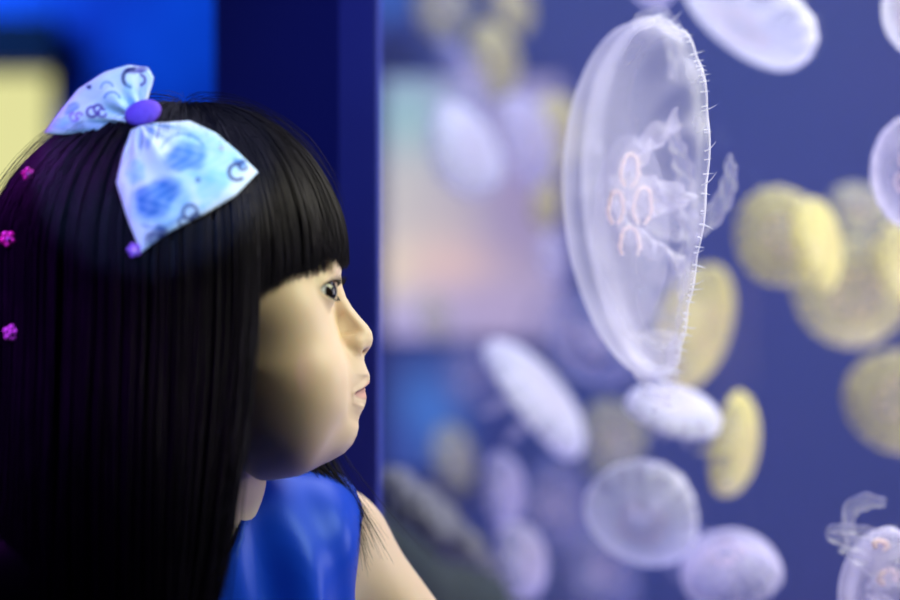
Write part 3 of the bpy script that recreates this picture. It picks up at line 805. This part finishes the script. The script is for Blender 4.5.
def bow_lobe(c0, c1, d0, d1, latf, items, thick, label):
    nu, nv = 130, 130
    q = coons(c0, c1, d0, d1, nu, nv)
    u = np.linspace(0, 1, nu)[:, None]; v = np.linspace(0, 1, nv)[None]
    puff = thick * np.clip(np.sin(PI * v), 0, 1) ** .55 * (.35 + .65 * np.sin(np.clip(u * 1.15, 0, 1) * PI * .82 + .12)) * np.clip((1 - u) * 9, 0, 1) ** .5
    pleat = 5.0 * np.exp(-u / .38) * np.sin(v * 26 + 1.5 * u) + 2.6 * np.exp(-((u - .35) / .30) ** 2) * np.sin(v * 11 + 4 * u + 1)
    lat = latf(q, u, v)
    front = np.stack([q[..., 0], lat - puff - pleat * np.clip(np.sin(PI * v) * 2, 0, 1), -q[..., 1]], -1)
    back = np.stack([q[..., 0], lat + puff * .55, -q[..., 1]], -1)
    col = paint(q, items)
    V = np.concatenate([front.reshape(-1, 3), back.reshape(-1, 3)])
    F = np.concatenate([grid_faces(nu, nv), grid_faces(nu, nv)[:, ::-1] + nu * nv])
    o = child('loop', mesh_np('loop', HN(V), F, True, np.concatenate([col.reshape(-1, 3)] * 2)), m_bow, bow)
    o['label'] = label
def smooth_env(q, u, v): return -(env_lat(q[..., 0], q[..., 1]) * .97 + 15 - 4 * u)
bow_lobe([(152, 123), (190, 120.5), (216, 133), (238, 152), (258, 172)], [(131, 130), (123, 152), (116, 182), (127, 218), (141, 252)],
         [(152, 123), (140, 126), (131, 130)], [(258, 172), (235, 196), (205, 214), (170, 232), (141, 252)], smooth_env, low_items, 13, 'lower bow loop with large blue blotches')
bow_lobe([(147, 103), (150, 92), (154, 78)], [(126, 128), (90, 133), (64, 135), (44, 133)],
         [(147, 103), (136, 114), (126, 128)], [(154, 78), (148, 67), (128, 65), (104, 72), (78, 89), (58, 113), (44, 133)], lambda q, u, v: -58 - 8 * u + 14 * v * u, upp_items, 11, 'upper bow loop with violet curls')
# button in the middle and the small ribbon tail under it
th = np.linspace(0, PI, 24); ph = np.linspace(0, 2 * PI, 40, endpoint=False)
T, Ph = np.meshgrid(th, ph, indexing='ij')
sq = lambda x, e: np.sign(x) * np.abs(x) ** e
xb = 19 * np.sin(T) * np.cos(Ph); yb = 13 * np.sin(T) * np.sin(Ph); zb = 11 * sq(np.cos(T), .8)
ca, sa = math.cos(math.radians(18)), math.sin(math.radians(18))
V = np.stack([143 + xb * ca - yb * sa * -1 * -1, -72 - zb, -113 + yb * ca + xb * sa], -1)
o = child('knot', mesh_np('knot', HN(V).reshape(-1, 3), grid_faces(24, 40, wrap_v=True)), principled('violet_felt', (.17, .07, .62), .75, .2, noise=(300, (.20, .09, .68))), bow)
o['label'] = 'violet oval button'

# small pink flower studs in the hair
m_pink = principled('pink_gem', (.95, .06, .42), .25, .7, noise=(200, (1.0, .25, .6)))
m_pink2 = principled('pale_pink_gem', (.95, .45, .85), .25, .7, noise=(200, (1.0, .7, .95)))
def stud(px, py, r, rot, m, label):
    lat = 0.0
    for _ in range(6):                                       # settle on the hair's outer surface
        y = 1 + lat * SC / DG; hx = 450 + (px - 450) * y; hy = 300 + (py - 300) * y
        e_ = float(env_lat(np.array(hx), np.array(hy)))
        lat = -e_ - 34 * e_ / 128 * float(sstep(0, 240, hy - EZ)) - 6
    c = np.array([px, lat, -py])
    root = empty('hair_stud', HN(c), label, 'hair clip', 'pink hair studs')
    a = Acc()
    for i in range(5):
        an = rot + i * 2 * PI / 5
        pc = np.array([math.cos(an) * r * .62, 0, math.sin(an) * r * .62])
        T, Ph = np.meshgrid(np.linspace(0, PI, 10), np.linspace(0, 2 * PI, 14, endpoint=False), indexing='ij')
        s = np.stack([r * .5 * np.sin(T) * np.cos(Ph), r * .32 * np.cos(T), r * .5 * np.sin(T) * np.sin(Ph)], -1) + pc + c
        a.add(HN(s), grid_faces(10, 14, wrap_v=True))
    child('petals', a.mesh('petals'), m, root)
    s = np.stack([r * .34 * np.sin(T) * np.cos(Ph), -r * .2 + r * .34 * np.cos(T), r * .34 * np.sin(T) * np.sin(Ph)], -1) + c
    child('centre', mesh_np('centre', HN(s).reshape(-1, 3), grid_faces(10, 14, wrap_v=True)), m_pink2, root)
stud(28, 174, 6.5, .4, m_pink, 'hot pink hair stud highest at the back of the head')
stud(8, 239, 8.0, .9, m_pink, 'hot pink hair stud in the middle of the back hair')
stud(11, 333, 8.0, .2, m_pink2, 'pale pink hair stud lowest in the back hair')
stud(134, 250, 7.0, .6, principled('violet_gem', (.30, .10, .62), .3, .6), 'violet hair stud at the lower tip of the bow')

# ------------------------------------------------------------------ jellyfish
def jelly_material(name, col, dens, edge, streak=0.10):
    m, nt, out = mat(name)
    N = nt.nodes.new; L = nt.links.new
    tr = N('ShaderNodeBsdfTransparent')
    tl = N('ShaderNodeBsdfTranslucent'); tl.inputs[0].default_value = (*col, 1)
    df = N('ShaderNodeBsdfDiffuse'); df.inputs[0].default_value = (*col, 1)
    gl = N('ShaderNodeBsdfGlossy'); gl.inputs['Roughness'].default_value = .25
    m1 = N('ShaderNodeMixShader'); m1.inputs[0].default_value = .5; L(tl.outputs[0], m1.inputs[1]); L(df.outputs[0], m1.inputs[2])
    m2 = N('ShaderNodeMixShader'); m2.inputs[0].default_value = .05; L(m1.outputs[0], m2.inputs[1]); L(gl.outputs[0], m2.inputs[2])
    lw = N('ShaderNodeLayerWeight'); lw.inputs['Blend'].default_value = .5
    pw = N('ShaderNodeMath'); pw.operation = 'POWER'; L(lw.outputs['Facing'], pw.inputs[0]); pw.inputs[1].default_value = 2.2
    ml = N('ShaderNodeMath'); ml.operation = 'MULTIPLY_ADD'; L(pw.outputs[0], ml.inputs[0]); ml.inputs[1].default_value = edge; ml.inputs[2].default_value = dens
    # radial veining of the bell
    at = N('ShaderNodeVertexColor'); at.layer_name = 'col'
    ad = N('ShaderNodeMath'); ad.operation = 'MULTIPLY_ADD'; L(at.outputs[0], ad.inputs[0]); ad.inputs[1].default_value = streak; L(ml.outputs[0], ad.inputs[2])
    ad.use_clamp = True
    mx = N('ShaderNodeMixShader'); L(ad.outputs[0], mx.inputs[0]); L(tr.outputs[0], mx.inputs[1]); L(m2.outputs[0], mx.inputs[2])
    L(mx.outputs[0], out.inputs['Surface'])
    return m
LAV = (.86, .82, .97); WHT = (.93, .92, .98); YEL_LIT = (.98, .90, .40)  # yellow light falling on some jellies is put into their colour
JM = {  # yellow entries: lit copies of the jelly, tinted by the light on them
    'big': jelly_material('clear_lavender_jelly', (.88, .85, .98), .085, .42, .13),
    'lav': jelly_material('lavender_jelly', LAV, .17, .55, .20),
    'dim': jelly_material('faint_lavender_jelly', (.70, .68, .92), .07, .25, .12),
    'wht': jelly_material('milky_white_jelly', WHT, .27, .8, .32),
    'yel_lit': jelly_material('yellow_lit_jelly', YEL_LIT, .20, .80, .36),
    'yed_lit': jelly_material('faint_yellow_lit_jelly', (.90, .86, .46), .17, .30, .2),
    'gon': jelly_material('pinkish_gonad', (1.0, .82, .80), .80, .2, .1),
    'arm': jelly_material('milky_oral_arm', (.90, .86, .98), .20, .45, .2),
    'arm_yel_lit': jelly_material('yellow_lit_oral_arm', (.95, .88, .55), .25, .4, .2),
    'ten': jelly_material('pale_tentacle', (.9, .9, 1.0), .45, .3, .1),
}
JGROUP = 'moon jellyfish drifting in the tank'
def jelly(px, py, d, rpx, n, label, kind='lav', H=.45, seed=1, res=(56, 22), arms=4, armlen=.9, armdir=(0, 0), spin=0.0, squash=1.0, tent=True, gon=True, gr=.30):
    r = np.random.default_rng(seed)
    R = rpx * d / FPX
    c = P(px, py, d)
    root = empty('moon_jellyfish', c, label, 'jellyfish', JGROUP)
    q = Vector(n).normalized().to_track_quat('Z', 'Y')
    root.rotation_mode = 'QUATERNION'
    root.rotation_quaternion = q @ Matrix.Rotation(spin, 4, 'Z').to_quaternion()
    nphi, ns = res
    ph = np.linspace(0, 2 * PI, nphi, endpoint=False)
    s = np.concatenate([np.linspace(0, 1, ns) ** .8, 1 + .10 * np.linspace(.3, 1, 3)])
    Ph, Sg = np.meshgrid(ph, s, indexing='ij')
    w1, w2, w3 = r.uniform(0, 6.28, 3)
    def surf(scale, hs, sg, phg):
        th = np.minimum(sg, 1.1) * PI / 2
        scal = 1 + .030 * np.abs(np.cos(8 * phg)) * sstep(.7, 1.0, sg) - .03 * sstep(.7, 1, sg)
        wob = 1 + .05 * np.sin(2 * phg + w1) * sg + .03 * np.sin(3 * phg + w2) * sg ** 2
        rr = R * scale * np.sin(th) * scal * wob
        zz = R * hs * np.cos(th) + R * .05 * np.sin(2 * phg + w3) * sg ** 2
        return np.stack([rr * np.cos(phg), rr * np.sin(phg) * squash, zz], -1)
    outer = surf(1, H, Sg, Ph)
    inner = surf(.97, H * .62, Sg[:, ::-1], Ph)
    V = np.concatenate([outer, inner], 1)
    nn = V.shape[1]
    st = .5 + .5 * np.sin(16 * ph[:, None] + 1.2 * np.sin(5 * ph[:, None] + w1))
    st = st ** 2 * np.ones((nphi, nn)); sr = np.concatenate([Sg, Sg[:, ::-1]], 1)
    colr = st * sstep(.35, .9, sr) + .9 * np.exp(-((sr - 1.0) / .05) ** 2) + .55 * np.exp(-((sr - .42) / .2) ** 2)
    colr = np.clip(colr + .25 * np.sin(3 * ph[:, None] + w2) * sr, 0, 1.5)
    a = mesh_np('bell', V.reshape(-1, 3), grid_faces(nphi, nn, wrap_u=True), True, np.repeat(colr.reshape(-1, 1), 3, 1))
    link('bell', a, JM[kind], root)
    am = JM['arm_yel_lit'] if kind in ('yel_lit', 'yed_lit') else JM['arm']
    if gon:
        for k in range(4):
            an = k * PI / 2 + .4
            t = np.linspace(.45, 2 * PI - .45, 26)
            x = R * gr + R * .115 * -np.cos(t); y = R * .15 * np.sin(t)
            zc = R * H * .60
            pts = np.stack([x * np.cos(an) - y * np.sin(an), x * np.sin(an) + y * np.cos(an), np.full_like(x, zc)], -1)
            ac = Acc(); ac.tube(pts, R * .020 * (1 + .35 * np.sin(9 * t + k)), 6)
            link('gonad', ac.mesh('gonad'), JM['gon'], root)
    for k in range(arms):
        an = k * 2 * PI / arms + .9 + r.uniform(-.2, .2)
        n1, n2 = 34, 11
        t = np.linspace(0, 1, n1)[:, None]; v = np.linspace(-1, 1, n2)[None]
        ln = R * armlen * r.uniform(.8, 1.15)
        rad0 = R * .06 + R * .34 * t ** .8 * r.uniform(.5, 1.1)
        cx = rad0 * np.cos(an) + R * armdir[0] * t ** 1.5; cy = rad0 * np.sin(an) + R * armdir[1] * t ** 1.5
        wdt = R * .13 * (1 - t) ** .45 * (.6 + .5 * np.sin(PI * np.clip(t * 1.1, 0, 1)))
        fr = R * .05 * np.sin(t * 19 + k * 2 + v * 1.5) * np.abs(v)
        X = cx + (-np.sin(an)) * wdt * v + np.cos(an) * (fr + R * .06 * v ** 2); Y = cy + np.cos(an) * wdt * v + np.sin(an) * (fr + R * .06 * v ** 2)
        Z = R * H * .45 - ln * t + .0 * v + R * .03 * np.cos(t * 17 + v * 3) * np.abs(v)
        cc = np.repeat((.35 + .65 * np.abs(v) * np.ones_like(t)).reshape(-1, 1), 3, 1)
        link('oral_arm', mesh_np('oral_arm', np.stack([X, Y, Z], -1).reshape(-1, 3), grid_faces(n1, n2), True, cc), am, root)
    if tent:
        ac = Acc()
        nt_ = 110 if rpx > 100 else 60
        for i in range(nt_):
            an = 2 * PI * i / nt_ + r.normal(0, .02)
            t = np.linspace(0, 1, 7)
            ln = R * r.uniform(.04, .13) * (.6 if rpx > 100 else 1)
            base = surf(1, H, np.array([1.04]), np.array([an]))[0]
            cu = r.normal(0, .5)
            pts = base + np.stack([np.cos(an) * ln * t * .35 + cu * ln * t ** 2 * .5, np.sin(an) * ln * t * .35 + cu * ln * t ** 2 * .4, -ln * t], -1)
            ac.tube(pts, R * .0055 * (1 - .8 * t), 4)
        o = link('tentacle_fringe', ac.mesh('tentacle_fringe'), JM['ten'], root); o['kind'] = 'stuff'
    return root

big = jelly(646, 197, 1.455, 177, (-.976, -.205, -.055), 'largest clear moon jellyfish in sharp focus straight ahead of the girl', 'big', H=.40, seed=11, res=(144, 48), arms=4, armlen=.38, armdir=(.1, -.1), spin=.6, gon=False)

def ribbon(name, root, pts, widths, d, m, frill=.0, n=40, nv=13, dd=None, seed=0):
    """soft curved band through picture points pts at distance d (dd adds depth along it)"""
    r = np.random.default_rng(seed)
    pts = np.array(pts, float); sp = np.concatenate([[0], np.cumsum(np.linalg.norm(np.diff(pts, axis=0), axis=1))])
    t = np.linspace(0, sp[-1], n); c = np.stack([np.interp(t, sp, pts[:, i]) for i in range(2)], -1)
    kk = np.exp(-np.linspace(-2, 2, 9) ** 2); kk /= kk.sum()
    for i in (0, 1, 0, 1, 0, 1): c[4:-4, i] = np.convolve(c[:, i], kk, 'valid')
    w_ = np.interp(t, sp, widths)
    dep = d + (np.interp(t, sp, dd) if dd is not None else 0)
    tg = np.gradient(c, axis=0); tg /= np.linalg.norm(tg, axis=1, keepdims=True)
    nr = np.stack([-tg[:, 1], tg[:, 0]], -1)
    v = np.linspace(-1, 1, nv)
    q = c[:, None] + nr[:, None] * (w_[:, None] * v[None])[..., None]
    q += nr[:, None] * (frill * np.sin(t[:, None] * .35 + v[None] * 2 + seed) * np.abs(v[None]) ** 1.5)[..., None]
    k = d / FPX
    depth = np.broadcast_to(np.asarray(dep), (n,))[:, None] + k * w_[:, None] * .4 * (1 - v[None] ** 2) + k * frill * 1.5 * np.sin(t[:, None] * .28 + v[None] * 3)
    W = np.stack([(q[..., 0] - 450) * k, depth, CAMZ - (q[..., 1] - 300) * k], -1)
    cc = np.repeat((.35 + .45 * np.abs(v)[None] ** 3 * np.ones((n, 1))).reshape(-1, 1), 3, 1)
    me = mesh_np(name, W.reshape(-1, 3), grid_faces(n, nv), True, cc)
    o = link(name, me, m, root)
    bpy.context.view_layer.update()
    o.matrix_parent_inverse = root.matrix_world.inverted()
    return o
def ring(root, px, py, rx, ry, rot, d, m, gap=.5, thick=2.0):
    t = np.linspace(gap, 2 * PI - gap, 40) + PI / 2 * 1
    ca, sa = math.cos(rot), math.sin(rot)
    x = rx * np.cos(t) * (1 + .06 * np.sin(5 * t)); y = ry * np.sin(t)
    k = d / FPX
    pts = np.stack([(px + x * ca - y * sa - 450) * k, d + .5 * k * x, CAMZ - (py + x * sa + y * ca - 300) * k], -1)
    ac = Acc(); ac.tube(pts, thick * k * (1 + .25 * np.sin(t * 11)), 8)
    o = link('gonad', ac.mesh('gonad'), m, root)
    bpy.context.view_layer.update(); o.matrix_parent_inverse = root.matrix_world.inverted()
DB = 1.42
for (gx, gy, rx, ry, rot) in ((630, 171, 9, 17, .12), (616, 208, 7.5, 17, .05), (643, 206, 9, 19, .08), (630, 244, 10, 17, .0)):
    ring(big, gx, gy, rx, ry, rot, DB, JM['gon'], gap=.35 if gy < 240 else .9)
# stomach pouch round the gonads
T, Ph = np.meshgrid(np.linspace(0, PI, 24), np.linspace(0, 2 * PI, 36, endpoint=False), indexing='ij')
k = DB / FPX
wv = 1 + .08 * np.sin(4 * Ph + 1) * np.sin(T)
W = np.stack([(632 + 36 * np.sin(T) * np.cos(Ph) * wv - 450) * k, DB + .012 + .022 * np.sin(T) * np.sin(Ph), CAMZ - (232 - 98 * np.cos(T) * wv - 300) * k], -1)
o = link('stomach', mesh_np('stomach', W.reshape(-1, 3), grid_faces(24, 36, wrap_v=True), True, np.full((24 * 36, 3), .15)), JM['dim'], big)
bpy.context.view_layer.update(); o.matrix_parent_inverse = big.matrix_world.inverted()
ribbon('oral_arm', big, [(650, 215), (676, 226), (703, 224), (722, 205), (731, 180), (730, 154)], [16, 17, 13, 10, 8, 3], 1.46, JM['arm'], 1.2, seed=1)
ribbon('oral_arm', big, [(668, 120), (682, 160), (688, 200), (690, 245), (680, 300)], [5, 9, 10, 9, 3], 1.45, JM['arm'], 2, seed=2)
ribbon('oral_arm', big, [(652, 330), (655, 360), (657, 385), (664, 410)], [24, 22, 18, 10], 1.48, JM['arm'], 3, seed=3)
ribbon('bell_margin', big, [(637, 26), (650, 15), (662, 14), (672, 28), (675, 55), (673, 80)], [7, 9, 10, 9, 7, 3], 1.48, JM['lav'], 1, seed=4)

J = [
 # px, py, d, R, n, kind, H, seed, label
 (748, 14, 1.66, 80, (-.58, -.22, -.78), 'wht', .32, 2, 'milky white jellyfish slanting across the top edge right of the largest one'),
 (926, 172, 1.52, 62, (-.62, -.70, -.25), 'lav', .5, 3, 'lavender jellyfish cut by the right edge with tentacles reaching left'),
 (918, 12, 1.52, 46, (-.75, -.5, -.4), 'wht', .5, 4, 'small white jellyfish in the top right corner of the view'),
 (655, -12, 1.70, 24, (0, -.6, -.8), 'lav', .5, 5, 'small jellyfish peeking from the top edge above the largest one'),
 (783, 237, 1.86, 50, (-.1, -.97, .15), 'yel_lit', .35, 6, 'round yellow-lit jellyfish facing us, leftmost of the yellow-lit cluster'),
 (816, 244, 1.80, 46, (.82, -.52, .15), 'yel_lit', .45, 7, 'tilted yellow-lit jellyfish overlapping the right side of a round one'),
 (852, 292, 1.95, 58, (.05, -.96, -.2), 'yel_lit', .35, 8, 'round yellow-lit jellyfish lowest in the cluster at right'),
 (858, 214, 1.98, 34, (.1, -.85, .5), 'yed_lit', .4, 9, 'small olive yellow-lit jellyfish at the top of the cluster at right'),
 (906, 262, 1.90, 42, (.6, -.75, .2), 'yel_lit', .4, 10, 'yellow-lit jellyfish of the cluster cut by the right edge'),
 (902, 400, 1.88, 55, (-.35, -.92, .05), 'yel_lit', .4, 12, 'lone yellow-lit jellyfish at the right edge below the cluster'),
 (694, 325, 1.92, 62, (.78, -.58, -.22), 'yel_lit', .45, 13, 'yellow-lit jellyfish half hidden behind the lower right of the largest one'),
 (731, 444, 1.80, 51, (.90, -.40, -.12), 'yel_lit', .5, 14, 'yellow-lit crescent jellyfish edge on, below the half hidden yellow-lit one'),
 (643, 514, 1.70, 60, (-.22, -.82, -.5), 'wht', .45, 15, 'round milky jellyfish with bright lower rim below the largest one'),
 (672, 412, 1.68, 48, (.15, -.42, .88), 'wht', .40, 16, 'white jellyfish lying flat just under the tail of the largest one'),
 (612, 438, 2.15, 38, (.3, -.9, .2), 'yed_lit', .4, 17, 'faint yellow-lit jellyfish above left of the round milky one'),
 (533, 398, 1.95, 74, (.74, -.26, .60), 'wht', .34, 18, 'long white jellyfish slanting down right of the girl\'s mouth'),
 (501, 490, 2.02, 40, (.92, -.36, .05), 'lav', .5, 19, 'narrow lavender jellyfish upright below the long slanting white one'),
 (520, 562, 1.92, 42, (.86, -.46, .2), 'lav', .5, 20, 'narrow lavender jellyfish at the bottom edge below another narrow one'),
 (552, 506, 2.25, 42, (.3, -.9, .2), 'dim', .4, 21, 'faint lavender jellyfish right of the two narrow upright ones'),
 (731, 575, 1.68, 50, (-.25, -.40, .88), 'lav', .9, 22, 'domed lavender jellyfish at the bottom edge right of the milky one'),
 (694, 560, 1.95, 36, (.3, -.7, .6), 'dim', .5, 23, 'faint jellyfish between the round milky one and the domed one'),
 (592, 340, 2.05, 52, (-.55, -.65, -.4), 'dim', .45, 24, 'faint lavender jellyfish at the lower left rim of the largest one'),
 (442, 12, 2.45, 30, (.3, -.9, .2), 'yed_lit', .4, 25, 'faint yellow-lit jellyfish at the top edge, leftmost of all'),
 (464, 80, 2.35, 44, (.86, -.32, .40), 'dim', .4, 26, 'thin slanting lavender jellyfish left of the upper yellow-lit ones'),
 (492, 62, 2.52, 38, (.75, -.62, .1), 'yel_lit', .45, 27, 'yellow-lit jellyfish upright in the upper middle between lavender ones'),
 (511, 8, 2.62, 28, (.6, -.7, .3), 'yel_lit', .45, 28, 'yellow-lit jellyfish at the top edge in the upper middle'),
 (463, 150, 2.14, 54, (.72, -.52, .40), 'wht', .42, 29, 'bright white jellyfish in front of the lit far window'),
 (524, 142, 2.30, 50, (.85, -.46, .2), 'lav', .45, 30, 'lavender jellyfish left of a yellow-lit one by the largest jelly'),
 (554, 134, 2.40, 40, (.78, -.6, -.05), 'yel_lit', .45, 31, 'yellow-lit jellyfish just left of the upper rim of the largest one'),
 (545, 203, 2.40, 27, (.86, -.46, -.05), 'yel_lit', .45, 32, 'small yellow-lit jellyfish under the yellow-lit one beside the largest'),
 (552, 260, 2.35, 27, (.85, -.48, .1), 'lav', .45, 33, 'small lavender jellyfish left of the middle of the largest one'),
 (452, 458, 2.35, 36, (.85, -.48, .3), 'yed_lit', .45, 34, 'pale yellow-lit jellyfish low by the blue glow panel'),
 (470, 378, 2.75, 36, (.5, -.8, .3), 'dim', .45, 36, 'very faint lavender jellyfish before the blue glow panel'),
 (601, 572, 2.30, 44, (.4, -.8, .4), 'dim', .45, 37, 'very faint jellyfish at the bottom edge left of the round milky one'),
 (560, 330, 2.60, 40, (-.4, -.8, .3), 'dim', .45, 38, 'very faint jellyfish above the long slanting white one'),
 (433, 318, 2.55, 24, (.85, -.5, .1), 'yed_lit', .45, 35, 'small pale jellyfish at the lower edge of the lit far window'),
]
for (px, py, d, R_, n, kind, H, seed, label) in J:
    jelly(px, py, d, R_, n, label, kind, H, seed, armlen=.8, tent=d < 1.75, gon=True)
corner = jelly(884, 592, 1.45, 62, (-.90, -.36, .10), 'bottom right corner jellyfish with frilly arms flung up and pink gonads', 'lav', H=.6, seed=40, res=(80, 30), armlen=.5, gon=False)
ribbon('oral_arm', corner, [(905, 556), (870, 548), (838, 540), (822, 531), (835, 526), (870, 533), (900, 540)], [8, 9, 7, 5, 5, 7, 6], 1.44, JM['arm'], .9, seed=5)
ribbon('oral_arm', corner, [(852, 545), (847, 520), (852, 506), (868, 500), (886, 503)], [6, 7, 9, 9, 4], 1.45, JM['arm'], .6, seed=6)
ribbon('oral_arm', corner, [(905, 580), (880, 572), (860, 560), (840, 548)], [10, 9, 7, 4], 1.43, JM['arm'], .9, seed=7)
ring(corner, 881, 545, 8, 4, .3, 1.43, JM['gon'], thick=2.4); ring(corner, 888, 577, 10, 6, -.2, 1.43, JM['gon'], thick=2.8)
